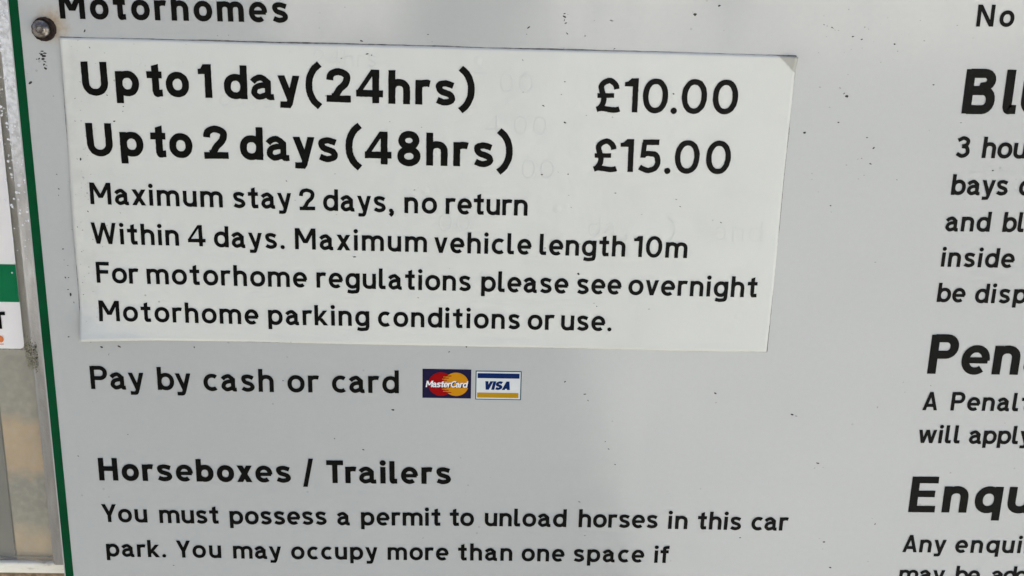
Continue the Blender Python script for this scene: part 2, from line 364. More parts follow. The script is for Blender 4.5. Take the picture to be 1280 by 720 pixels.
def letters_mesh(name, items, yfun, jit=0.0, ridge=0.0, shear=0.0, wide=1.0):
    """items: (text, x, z, angle, cap height, weight, tracking) laid on the surface y = yfun(x, z)"""
    V = []; Fc = []; lay = 0
    for (text, ox, oz, ang, H, w, tr) in items:
        u = (math.cos(ang), math.sin(ang)); n = (-u[1], u[0])
        def put(px, py, dy):
            px = px * wide + shear * py
            x = ox + (u[0]*px + n[0]*py)*H; z = oz + (u[1]*px + n[1]*py)*H
            if jit: x += random.uniform(-jit, jit); z += random.uniform(-jit, jit)
            V.append((x, yfun(x, z) - dy, z)); return len(V) - 1
        for gx, shs in layout(text, w, tr)[0]:
            for sh in shs:
                lay = (lay + 1) % 7; dy = 3e-6 * lay
                if sh[0] == 'poly':
                    Fc.append([put(gx + p[0], p[1], dy) for p in sh[1]])
                    continue
                pts = sh[1]
                if jit:                                  # extra stations so that the cut edge can be uneven
                    q = [pts[0]]
                    for p in pts[1:]:
                        L_ = math.hypot(p[0]-q[-1][0], p[1]-q[-1][1]); k = max(1, int(L_ / .07)); a = q[-1]
                        q += [(a[0] + (p[0]-a[0])*i/k, a[1] + (p[1]-a[1])*i/k) for i in range(1, k+1)]
                    pts = q
                Lp, Rp = strip(pts, w * sh[2], sh[0] == 'loop')
                li = [put(gx + p[0], p[1], dy) for p in Lp]; ri = [put(gx + p[0], p[1], dy) for p in Rp]
                if ridge: ci = [put(gx + (a[0]+c[0])/2, (a[1]+c[1])/2, ridge) for a, c in zip(Lp, Rp)]
                k = len(li); rng = range(k) if sh[0] == 'loop' else range(k - 1)
                for i in rng:
                    j = (i + 1) % k
                    if ridge: Fc += [[li[i], li[j], ci[j], ci[i]], [ci[i], ci[j], ri[j], ri[i]]]
                    else: Fc.append([li[i], li[j], ri[j], ri[i]])
    bm = bmesh.new(); vs = [bm.verts.new(v) for v in V]
    for f in Fc:
        try: bm.faces.new([vs[i] for i in f])
        except ValueError: pass
    for f in bm.faces:
        f.normal_update()
        if f.normal.y > 0: f.normal_flip()
    me = bpy.data.meshes.new(name); bm.to_mesh(me); bm.free()
    return me

# ------------------------------------------------------------------ ground (behind and below the camera, mirrored faintly in the sign)
ASPHALT, nt, b = mat('car_park_asphalt', (.06, .06, .058), .85)
c1 = coords(nt)
nt.links.new(mix(nt, ramp(nt, noise(nt, c1, 90, 3), [(.4, g(0)), (.65, g(1))]), ramp(nt, noise(nt, c1, .6, 4), [(.3, (.11, .110, .103)), (.7, (.17, .169, .158))]), (.27, .265, .25)), b.inputs['Base Color'])
bump(nt, b, noise(nt, c1, 120, 3), .5, .01)
PAVE, nt, b = mat('pale_concrete', (.42, .41, .38), .85)
nt.links.new(ramp(nt, noise(nt, coords(nt), 2.5, 5), [(.3, (.52, .525, .50)), (.7, (.60, .605, .58))]), b.inputs['Base Color'])
link('ground', mesh('ground', [(-600, -600, 0), (600, -600, 0), (600, 600, 0), (-600, 600, 0)], [[0, 1, 2, 3]]), ASPHALT, kind='structure')
box('reflector_pavement', (.35, 14, -10.9, 1.2, -.2, .12), PAVE, bev=.012, kind='structure')  # pale slab added to mirror a brighter right side in the sign
WALLP, nt, b = mat('painted_render', (.7, .7, .68), .8)  # pale walls added behind the camera to mirror bright bands in the sign
nt.links.new(ramp(nt, noise(nt, coords(nt), 3, 4), [(.3, (.66, .66, .64)), (.7, (.76, .76, .74))]), b.inputs['Base Color'])
for (x0_, x1_, zt, lb) in ((-1.95, -.72, 1.3, 'added narrow pale reflector wall mirrored as the left bright band on the sign'), (.50, 2.05, .95, 'added middle pale reflector wall mirrored softly on the sign'), (2.35, 7.5, 1.5, 'added long white reflector wall mirrored on the right side of the sign')):
    w_ = box('reflector_wall', (x0_, x1_, -11.3, -11.1, -.1, zt), WALLP, bev=.01, label=lb); w_['category'] = 'wall'; w_['group'] = 'added reflector walls behind the camera'

# ------------------------------------------------------------------ the parking sign
sign = bpy.data.objects.new('parking_sign', None); COL.objects.link(sign); sign.location = (0, 0, 0)
sign['label'] = 'large white parking tariff sign with green border and black lettering, covering nearly the whole picture'
sign['category'] = 'sign'
SX0, SX1, SZ0, SZ1 = -.1925, .62, .95, 1.86
def rounded(x0, x1, z0, z1, r, n=8):
    out = []
    for cx, cz, a in ((x1-r, z1-r, 0), (x0+r, z1-r, 90), (x0+r, z0+r, 180), (x1-r, z0+r, 270)):
        for k in range(n + 1):
            t = math.radians(a + 90*k/n); out.append((cx + r*math.cos(t), cz + r*math.sin(t)))
    return out
bm = bmesh.new(); R0 = rounded(SX0, SX1, SZ0, SZ1, .012)
f0 = [bm.verts.new((x, 0, z)) for x, z in R0]; f1 = [bm.verts.new((x, .003, z)) for x, z in R0]
front = bm.faces.new(f0); bm.faces.new(f1[::-1])
sides = []
for i in range(len(R0)):
    sides.append(bm.faces.new((f0[i], f0[i-1], f1[i-1], f1[i])))
bmesh.ops.recalc_face_normals(bm, faces=bm.faces)
for s in sides: s.material_index = 1
me = bpy.data.meshes.new('panel'); bm.to_mesh(me); bm.free()
link('panel', me, [BOARD, EDGE], sign)
# border: a ring of green film 0.25 mm inside the plate's edge, 4 mm wide
A = rounded(SX0 + .0005, SX1 - .0005, SZ0 + .0005, SZ1 - .0005, .0115); B = rounded(SX0 + .0040, SX1 - .0040, SZ0 + .0040, SZ1 - .0040, .008)
k = len(A)
link('border', mesh('border', [(x, -.00012, z) for x, z in A] + [(x, -.00012, z) for x, z in B], [[i, (i+1) % k, k + (i+1) % k, k + i] for i in range(k)]), GREEN, sign)
GALV, nt, b = mat('galvanised_steel', (.45, .46, .46), .45, .85)
for px in (.0, .45):
    link('post', bm_mesh('post', box_bm(px - .03, px + .03, .012, .072, 0.0, 1.84, .004)), GALV, sign)

# patch
TL, TRc, BR, BL = (-.1740, 1.5472), (.1071, 1.5465), (.1066, 1.4239), (-.1757, 1.4249)
def patch_uv(x, z):
    v = (TL[1] - z) / (TL[1] - BL[1]); u = (x - TL[0]) / (TRc[0] - TL[0]); return u, v
def patch_y(x, z):
    u, v = patch_uv(x, z)
    y = .00020 + .00006*math.sin(9*u + 2*v) * math.sin(5*v + 1) + .00003*math.sin(31*u + 7*v)
    e = 0.0
    # curled lower left corner
    d = ((u)*1.35 + (1 - v)); 
    if d < .14: e += .0034 * ((.14 - d)/.14)**1.5
    # left edge standing off a little, bottom edge too
    e += .00045 * max(0, 1 - u/.010) * (.5 + .5*math.sin(v*11 + 1))
    e += .00030 * max(0, 1 - (1-v)/.02) * (.5 + .5*math.sin(u*23))
    # dog ear, top right
    d = (1-u)/.028 + v/.058
    if d < 1: e += .0034 * (1 - d)**1.1
    return -(y + e)
NU, NV = 240, 110
V = []; Fc = []
for j in range(NV + 1):
    v = j / NV
    for i in range(NU + 1):
        u = i / NU
        if u < .5: uu = 2*u*u*.9 + u*.1*1.0 if False else u
        x = (TL[0]*(1-u) + TRc[0]*u)*(1-v) + (BL[0]*(1-u) + BR[0]*u)*v
        z = (TL[1]*(1-u) + TRc[1]*u)*(1-v) + (BL[1]*(1-u) + BR[1]*u)*v
        # cut edges that are not quite straight
        if j in (0, NV): z += .00010*math.sin(u*17 + j) + random.uniform(-.00004, .00004)
        if i in (0, NU): x += .00014*math.sin(v*9 + i) + random.uniform(-.00004, .00004)
        V.append((x, patch_y(x, z), z))
for j in range(NV):
    for i in range(NU):
        a = j*(NU+1) + i; Fc.append([a, a+NU+1, a+NU+2, a+1])
nb = len(V); ring = [i for i in range(NU)] + [j*(NU+1)+NU for j in range(NV)] + [NV*(NU+1)+i for i in range(NU, 0, -1)] + [j*(NU+1) for j in range(NV, 0, -1)]
V += [(V[i][0], V[i][1] + .00016, V[i][2]) for i in ring]
for q in range(len(ring)):
    r2 = (q + 1) % len(ring); Fc.append([ring[q], ring[r2], nb + r2, nb + q])
me = mesh('price_patch', V, Fc)
for p in me.polygons:
    p.use_smooth = p.index < NU*NV; p.material_index = 0 if p.index < NU*NV else 1
patch = link('price_patch', me, [PATCH, GRIME], sign, 'whiter stuck-on vinyl rectangle with lifting corners, carrying the prices')
# thin line of dirt caught along the top and right edges of the patch
def grime_line(p0, p1, w0, seed, off, amt=1.0):
    rnd = random.Random(seed); n = 160; V = []; Fc = []; wv = 1
    dx, dz = p1[0]-p0[0], p1[1]-p0[1]; L = math.hypot(dx, dz); nx, nz = -dz/L, dx/L
    ws = []
    for i in range(n + 1):
        wv = max(.15, min(1.6, wv + rnd.uniform(-.3, .3))); ws.append(w0 * wv * amt)
    for i in range(n + 1):
        t = i / n; x = p0[0] + dx*t + nx*off; z = p0[1] + dz*t + nz*off
        V += [(x - nx*.0003, -.00010, z - nz*.0003), (x + nx*ws[i], -.00006, z + nz*ws[i])]
    return V, [[2*i, 2*i+1, 2*i+3, 2*i+2] for i in range(n)]
for a, c_, w_, sd in ((TL, TRc, .00032, 3), (TRc, BR, .00018, 5), (BR, BL, .00010, 8), (BL, TL, .00020, 11)):
    V, Fc = grime_line(a, c_, w_, sd, 0); link('dirt_line', mesh('dirt_line', V, Fc), GRIME, patch)

WORDS = [
    ('Motorhomes', 'b', 'Motorhomes', -0.17321, 1.55421, 0.00509, 0.01012, 0.205, 0.1914),
    ('Up to 1 day(24hrs)', 'p', 'Up', -0.16688, 1.52533, 0.00647, 0.01295, 0.207, 0.2216),
    ('Up to 1 day(24hrs)', 'p', 'to', -0.14218, 1.52543, 0.00276, 0.01296, 0.207, 0.08),
    ('Up to 1 day(24hrs)', 'p', '1', -0.1226, 1.5253, 0.00374, 0.01296, 0.207, 0.16),
    ('Up to 1 day(24hrs)', 'p', 'day', -0.11291, 1.5252, -0.00518, 0.01297, 0.207, 0.1297),
    ('Up to 1 day(24hrs)', 'p', '(', -0.08158, 1.5247, -0.00311, 0.01268, 0.207, 0.16),
    ('Up to 1 day(24hrs)', 'p', '24hrs', -0.0736, 1.52475, -0.0073, 0.013, 0.207, 0.1561),
    ('Up to 1 day(24hrs)', 'p', ')', -0.02307, 1.52428, -0.00145, 0.01272, 0.207, 0.16),
    ('£10.00', 'p', '£', 0.03071, 1.52298, 0.02137, 0.01325, 0.165, 0.16),
    ('£10.00', 'p', '1', 0.04169, 1.52322, 0.00813, 0.01326, 0.165, 0.16),
    ('£10.00', 'p', '0', 0.04893, 1.52309, 0.01824, 0.01327, 0.165, 0.16),
    ('£10.00', 'p', '.', 0.05994, 1.52297, 0.02135, 0.01329, 0.165, 0.16),
    ('£10.00', 'p', '00', 0.06398, 1.52322, 0.00709, 0.0133, 0.165, 0.1707),
    ('Up to 2 days(48hrs)', 'p', 'Up', -0.16694, 1.50151, 0.01085, 0.01304, 0.207, 0.2191),
    ('Up to 2 days(48hrs)', 'p', 'to', -0.14236, 1.50157, -0.00252, 0.01304, 0.207, 0.0789),
    ('Up to 2 days(48hrs)', 'p', '2', -0.1217, 1.5013, 0.01423, 0.01305, 0.207, 0.16),
    ('Up to 2 days(48hrs)', 'p', 'days', -0.10781, 1.50127, -0.00529, 0.01306, 0.207, 0.121),
    ('Up to 2 days(48hrs)', 'p', '(', -0.06662, 1.50081, -0.003, 0.01308, 0.207, 0.16),
    ('Up to 2 days(48hrs)', 'p', '48hrs', -0.05914, 1.50045, -0.003, 0.0131, 0.207, 0.1687),
    ('Up to 2 days(48hrs)', 'p', ')', -0.00781, 1.50019, -0.00219, 0.01281, 0.207, 0.16),
    ('£15.00', 'p', '£', 0.03075, 1.49926, 0.02049, 0.01318, 0.165, 0.16),
    ('£15.00', 'p', '1', 0.04129, 1.49938, 0.01401, 0.01319, 0.165, 0.16),
    ('£15.00', 'p', '5', 0.0484, 1.49917, 0.02047, 0.0132, 0.165, 0.16),
    ('£15.00', 'p', '.', 0.05896, 1.49896, 0.02046, 0.01322, 0.165, 0.16),
    ('£15.00', 'p', '00', 0.06291, 1.49927, 0.00733, 0.01323, 0.165, 0.1933),
    ('Maximum stay 2 days, no return', 'p', 'Maximum', -0.16757, 1.48201, -0.00675, 0.00883, 0.172, 0.159),
    ('Maximum stay 2 days, no return', 'p', 'stay', -0.11147, 1.4816, -0.00013, 0.00884, 0.172, 0.1218),
    ('Maximum stay 2 days, no return', 'p', '2', -0.08519, 1.48117, 0.01461, 0.00885, 0.172, 0.16),
    ('Maximum stay 2 days, no return', 'p', 'days,', -0.07588, 1.48119, -0.00827, 0.00886, 0.172, 0.1342),
    ('Maximum stay 2 days, no return', 'p', 'no', -0.04363, 1.48078, 0.00464, 0.00887, 0.172, 0.1612),
    ('Maximum stay 2 days, no return', 'p', 'return', -0.02727, 1.48077, -0.00337, 0.00888, 0.172, 0.0986),
    ('Within 4 days. Maximum vehicle length 10m', 'p', 'Within', -0.1684, 1.4657, -0.00717, 0.00878, 0.172, 0.1443),
    ('Within 4 days. Maximum vehicle length 10m', 'p', '4', -0.13007, 1.46535, 0.01033, 0.00878, 0.172, 0.16),
    ('Within 4 days. Maximum vehicle length 10m', 'p', 'days.', -0.1198, 1.46521, -0.01026, 0.00879, 0.172, 0.1542),
    ('Within 4 days. Maximum vehicle length 10m', 'p', 'Maximum', -0.08744, 1.46493, -0.00483, 0.00881, 0.172, 0.1752),
    ('Within 4 days. Maximum vehicle length 10m', 'p', 'vehicle', -0.03177, 1.46453, -0.00317, 0.00883, 0.172, 0.1487),
    ('Within 4 days. Maximum vehicle length 10m', 'p', 'length', 0.01065, 1.46439, -0.00315, 0.00886, 0.172, 0.1241),
    ('Within 4 days. Maximum vehicle length 10m', 'p', '10m', 0.04862, 1.46425, -0.00424, 0.00888, 0.172, 0.1599),
    ('For motorhome regulations please see overnight', 'p', 'For', -0.1677, 1.44924, -0.01095, 0.00879, 0.172, 0.1066),
    ('For motorhome regulations please see overnight', 'p', 'motorhome', -0.14752, 1.44908, -0.00451, 0.0088, 0.172, 0.1445),
    ('For motorhome regulations please see overnight', 'p', 'regulations', -0.07928, 1.44879, -0.00602, 0.00882, 0.172, 0.1314),
    ('For motorhome regulations please see overnight', 'p', 'please', -0.01256, 1.44832, -0.00648, 0.00885, 0.172, 0.1194),
    ('For motorhome regulations please see overnight', 'p', 'see', 0.0264, 1.44801, 0.00344, 0.00887, 0.172, 0.1126),
    ('For motorhome regulations please see overnight', 'p', 'overnight', 0.04746, 1.44799, -0.00168, 0.0089, 0.172, 0.1379),
    ('Motorhome parking conditions or use.', 'p', 'Motorhome', -0.16783, 1.43285, -0.00703, 0.0088, 0.172, 0.154),
    ('Motorhome parking conditions or use.', 'p', 'parking', -0.0993, 1.43239, 0.00291, 0.00881, 0.172, 0.1578),
    ('Motorhome parking conditions or use.', 'p', 'conditions', -0.05458, 1.43243, -0.00363, 0.00883, 0.172, 0.1552),
    ('Motorhome parking conditions or use.', 'p', 'or', 0.00682, 1.4321, 0.01173, 0.00886, 0.172, 0.1343),
    ('Motorhome parking conditions or use.', 'p', 'use.', 0.02052, 1.4321, -0.00397, 0.00887, 0.172, 0.1216),
    ('Pay by cash or card', 'b', 'Pay', -0.17372, 1.40249, 0.00084, 0.0103, 0.172, 0.1266),
    ('Pay by cash or card', 'b', 'by', -0.1462, 1.40252, 0.00158, 0.01031, 0.172, 0.092),
    ('Pay by cash or card', 'b', 'cash', -0.1272, 1.40249, -0.0053, 0.01031, 0.172, 0.1574),
    ('Pay by cash or card', 'b', 'or', -0.09239, 1.40243, 0.00313, 0.01032, 0.172, 0.1565),
    ('Pay by cash or card', 'b', 'card', -0.07392, 1.40257, 0.00524, 0.01033, 0.172, 0.1363),
    ('Horseboxes / Trailers', 'b', 'Horseboxes', -0.17362, 1.36019, 0.00245, 0.01061, 0.212, 0.1497),
    ('Horseboxes / Trailers', 'b', '/', -0.08745, 1.36039, 0.00779, 0.01062, 0.212, 0.16),
    ('Horseboxes / Trailers', 'b', 'Trailers', -0.0771, 1.36043, 0.00609, 0.01063, 0.212, 0.1541),
    ('You must possess a permit to unload horses in this car', 'b', 'You', -0.17394, 1.34022, 0.00109, 0.00866, 0.18, 0.1525),
    ('You must possess a permit to unload horses in this car', 'b', 'must', -0.14936, 1.34008, 0.00106, 0.00866, 0.18, 0.0972),
    ('You must possess a permit to unload horses in this car', 'b', 'possess', -0.11923, 1.33994, 0.00721, 0.00867, 0.18, 0.0988),
    ('You must possess a permit to unload horses in this car', 'b', 'a', -0.07294, 1.34018, 0.00014, 0.00867, 0.18, 0.16),
    ('You must possess a permit to unload horses in this car', 'b', 'permit', -0.0627, 1.34022, 0.00782, 0.00868, 0.18, 0.1164),
    ('You must possess a permit to unload horses in this car', 'b', 'to', -0.02426, 1.34051, 0.01089, 0.00869, 0.18, 0.0475),
    ('You must possess a permit to unload horses in this car', 'b', 'unload', -0.00914, 1.34065, 0.00035, 0.0087, 0.18, 0.1094),
    ('You must possess a permit to unload horses in this car', 'b', 'horses', 0.03164, 1.3407, -0.00133, 0.00873, 0.18, 0.0925),
    ('You must possess a permit to unload horses in this car', 'b', 'in', 0.07063, 1.3404, 0.00096, 0.00875, 0.18, 0.1538),
    ('You must possess a permit to unload horses in this car', 'b', 'this', 0.08347, 1.3404, -0.0061, 0.00876, 0.18, 0.1122),
    ('You must possess a permit to unload horses in this car', 'b', 'car', 0.10708, 1.34031, 0.0002, 0.00878, 0.18, 0.097),
    ('park. You may occupy more than one space if', 'b', 'park.', -0.17337, 1.32336, -0.00563, 0.00843, 0.18, 0.1422),
    ('park. You may occupy more than one space if', 'b', 'You', -0.1431, 1.32323, 5e-05, 0.00844, 0.18, 0.185),
    ('park. You may occupy more than one space if', 'b', 'may', -0.11852, 1.3231, 0.00074, 0.00844, 0.18, 0.1171),
    ('park. You may occupy more than one space if', 'b', 'occupy', -0.09329, 1.3231, 0.00552, 0.00845, 0.18, 0.1562),
    ('park. You may occupy more than one space if', 'b', 'more', -0.05129, 1.32337, 0.00353, 0.00846, 0.18, 0.1303),
    ('park. You may occupy more than one space if', 'b', 'than', -0.02054, 1.32352, 0.00391, 0.00847, 0.18, 0.1541),
    ('park. You may occupy more than one space if', 'b', 'one', 0.00728, 1.32355, -0.00084, 0.00848, 0.18, 0.1401),
    ('park. You may occupy more than one space if', 'b', 'space', 0.03005, 1.32355, 0.00109, 0.0085, 0.18, 0.1483),
    ('park. You may occupy more than one space if', 'b', 'if', 0.06561, 1.32348, 0.0024, 0.00852, 0.18, 0.1029),
    ('No', 'b', 'No', 0.17514, 1.55911, 0.01853, 0.00829, 0.18, 0.2536),
    ('Blue', 'b', 'Bl', 0.17415, 1.52548, 0.00978, 0.01734, 0.205, 0.1935),
    ('Blue', 'b', 'ue', 0.19697, 1.52569, 0.00107, 0.01739, 0.205, 0.16),
    ('3 hours', 'b', '3', 0.17396, 1.50781, 0.01539, 0.00859, 0.178, 0.16),
    ('3 hours', 'b', 'hours', 0.18469, 1.50787, 0.00762, 0.0086, 0.178, 0.0741),
    ('bays', 'b', 'bays', 0.17442, 1.49263, 0.01023, 0.00846, 0.178, 0.0872),
    ('bays', 'b', 'or', 0.20161, 1.49292, 0.00865, 0.00849, 0.178, 0.16),
    ('and blue', 'b', 'and', 0.17408, 1.47748, 0.00727, 0.00836, 0.178, 0.1249),
    ('and blue', 'b', 'blue', 0.19737, 1.47766, 0.00441, 0.00837, 0.178, 0.0694),
    ('inside', 'b', 'inside', 0.17428, 1.46249, -7e-05, 0.00831, 0.178, 0.1466),
    ('be displayed', 'b', 'be', 0.17472, 1.44722, 0.00118, 0.00839, 0.178, 0.0779),
    ('be displayed', 'b', 'displayed', 0.19038, 1.44709, 0.00663, 0.00841, 0.178, 0.1583),
    ('Penalty', 'b', 'Penalty', 0.17492, 1.41535, 0.00445, 0.01755, 0.205, 0.1054),
    ('A Penalty', 'b', 'A', 0.17492, 1.39865, 0.00604, 0.00841, 0.178, 0.16),
    ('A Penalty', 'b', 'Penalty', 0.187, 1.39871, 0.00392, 0.00843, 0.178, 0.1368),
    ('will apply', 'b', 'will', 0.1749, 1.38336, 0.00311, 0.00845, 0.178, 0.1384),
    ('will apply', 'b', 'apply', 0.19695, 1.38333, 0.00783, 0.00848, 0.178, 0.0821),
    ('Enquiries', 'b', 'Enquiries', 0.1751, 1.35018, 0.00558, 0.01719, 0.205, 0.1711),
    ('Any enquiries', 'b', 'Any', 0.17483, 1.33039, 0.00202, 0.00855, 0.178, 0.1368),
    ('Any enquiries', 'b', 'enquiries', 0.1982, 1.3304, 0.00661, 0.00857, 0.178, 0.1758),
    ('may be addressed', 'b', 'may', 0.17511, 1.31524, 0.00392, 0.00849, 0.178, 0.0772),
    ('may be addressed', 'b', 'be', 0.20029, 1.3153, 0.00646, 0.00851, 0.178, -0.0163),
    ('may be addressed', 'b', 'addressed', 0.21658, 1.31536, 0.00667, 0.00853, 0.178, -0.0358),
]

lines = {}
for (ln, surf, text, x, z, ang, H, w, tr) in WORDS:
    lines.setdefault((ln, surf), []).append((text, x, z, ang, H, w, tr))
for (ln, surf), items in lines.items():
    if surf == 'p':
        big = items[0][4] > .011
        me = letters_mesh('lettering', items, lambda x, z: patch_y(x, z) - .00012, jit=.00006 if big else .00003)
        link('lettering', me, INK, patch, 'black lettering reading ' + ln)
    else:
        me = letters_mesh('lettering', items, lambda x, z: -.00015, jit=.00002)
        link('lettering', me, INK, sign, 'black lettering reading ' + ln)
# older prices showing through the patch as faint ridges
GH = [('days', -.1150, 1.5220, 0.0, .0068, .13, .2), ('00', -.0300, 1.4735, 0.0, .0075, .13, .2), ('day', .0300, 1.4725, 0.0, .0078, .13, .2), ('24hrs', -.0785, 1.5385, 0.0, .0062, .13, .2), ('7.00', -.01650, 1.5300, 0.0, .0075, .13, .26), ('4.00', -.0120, 1.5135, 0.0, .0075, .13, .26), ('00', .0025, 1.4960, 0.0, .0078, .13, .2), ('and', .0810, 1.4715, 0.0, .0085, .13, .2), ('0', -.1480, 1.5362, 0, .006, .13, .2), (')', .0610, 1.4715, 0, .0085, .13, .2)]
GHOST, _, _ = mat('show_through_vinyl', (.592, .603, .538), .3)
for G_ in GH:
    link('raised_old_lettering', letters_mesh('raised_old_lettering', [G_], lambda x, z: patch_y(x, z) - .00001, ridge=.00004), GHOST, patch)

# payment logos
def film(name, x0, x1, z0, z1, y, material, parent, label=None):
    return link(name, mesh(name, [(x0, y, z0), (x1, y, z0), (x1, y, z1), (x0, y, z1)], [[0, 1, 2, 3]]), material, parent, label)
def disc(name, cx, cz, r, y, material, parent, a0=0, a1=360, label=None):
    n = 48; pts = [(cx + r*math.cos(math.radians(a0 + (a1-a0)*i/n)), y, cz + r*math.sin(math.radians(a0 + (a1-a0)*i/n))) for i in range(n if a1-a0 == 360 else n + 1)]
    return link(name, mesh(name, pts, [list(range(len(pts)))]), material, parent, label)
mx0, mx1, mz0, mz1 = -.0363, -.0160, 1.4008, 1.4139
mc = film('card_logo', mx0, mx1, mz0, mz1, -.00010, NAVY, sign, 'dark navy card logo with red and orange discs')
sx, sz = (mx1-mx0)/560, (mz1-mz0)/335
fx = lambda p: mx0 + (p - 75)*sx
fz = lambda p: mz1 - (p - 105)*sz
rr = 146*sx
disc('red_disc', fx(287), fz(277), rr, -.00014, RED, mc)
disc('orange_disc', fx(461), fz(277), rr, -.00018, ORANGE, mc)
V = []; Fc = []                                        # the interleaved bars where the discs meet
for i, yy in enumerate((182, 207, 232, 322, 347, 372)):
    L_ = (34, 26, 20, 20, 26, 34)[i]
    x0 = 461 - math.sqrt(max(1, 146**2 - (yy-277)**2)); b0 = len(V)
    V += [(fx(x0 - L_*.4), -.00021, fz(yy+5)), (fx(x0 + L_*1.7), -.00021, fz(yy+5)), (fx(x0 + L_*1.7), -.00021, fz(yy-5)), (fx(x0 - L_*.4), -.00021, fz(yy-5))]; Fc.append([b0, b0+1, b0+2, b0+3])
link('red_bars', mesh('red_bars', V, Fc), RED, mc)
V = []; Fc = []
for i, yy in enumerate((194, 219, 334, 359)):
    x0 = 461 - math.sqrt(max(1, 146**2 - (yy-277)**2)); b0 = len(V)
    V += [(fx(x0 - 26), -.00022, fz(yy+4)), (fx(x0 + 20), -.00022, fz(yy+4)), (fx(x0 + 20), -.00022, fz(yy-4)), (fx(x0 - 26), -.00022, fz(yy-4))]; Fc.append([b0, b0+1, b0+2, b0+3])
link('orange_bars', mesh('orange_bars', V, Fc), ORANGE, mc)
def fit(text, w, x0, x1, H, shear, wide=1.0):
    _, a = layout(text, w, 0.0); return ((x1 - x0)/H/wide - a - shear*.9) / (len(text) - 1)
H = 74*sz; t_ = fit('MasterCard', .19, fx(112), fx(600), H, .16)
link('shadow_lettering', letters_mesh('shadow_lettering', [('MasterCard', fx(117), fz(318), 0.0, H, .21, t_)], lambda x, z: -.00024, shear=.16), NAVY, mc)
link('lettering', letters_mesh('lettering', [('MasterCard', fx(112), fz(313), 0.0, H, .19, t_)], lambda x, z: -.00027, shear=.16), PALE, mc)
vx0, vx1, vz0, vz1 = -.0142, .0050, 1.4004, 1.4135
vs_ = film('card_logo', vx0, vx1, vz0, vz1, -.00010, TEAL, sign, 'pale card logo with a blue bar above and a gold bar below')
sx, sz = (vx1-vx0)/527, (vz1-vz0)/345
gx_ = lambda p: vx0 + (p - 678)*sx
gz_ = lambda p: vz1 - (p - 110)*sz
film('pale_ground', gx_(689), gx_(1193), gz_(444), gz_(121), -.00014, CREAM, vs_)
film('blue_bar', gx_(701), gx_(1181), gz_(198), gz_(139), -.00018, BLUE, vs_)
film('gold_bar', gx_(699), gx_(1174), gz_(430), gz_(370), -.00018, GOLD, vs_)
H = 102*sz; t_ = fit('VISA', .27, gx_(775), gx_(1112), H, .22, 1.2)
link('lettering', letters_mesh('lettering', [('VISA', gx_(765), gz_(335), 0.0, H, .27, t_)], lambda x, z: -.00018, shear=.22, wide=1.2), BLUE, vs_)

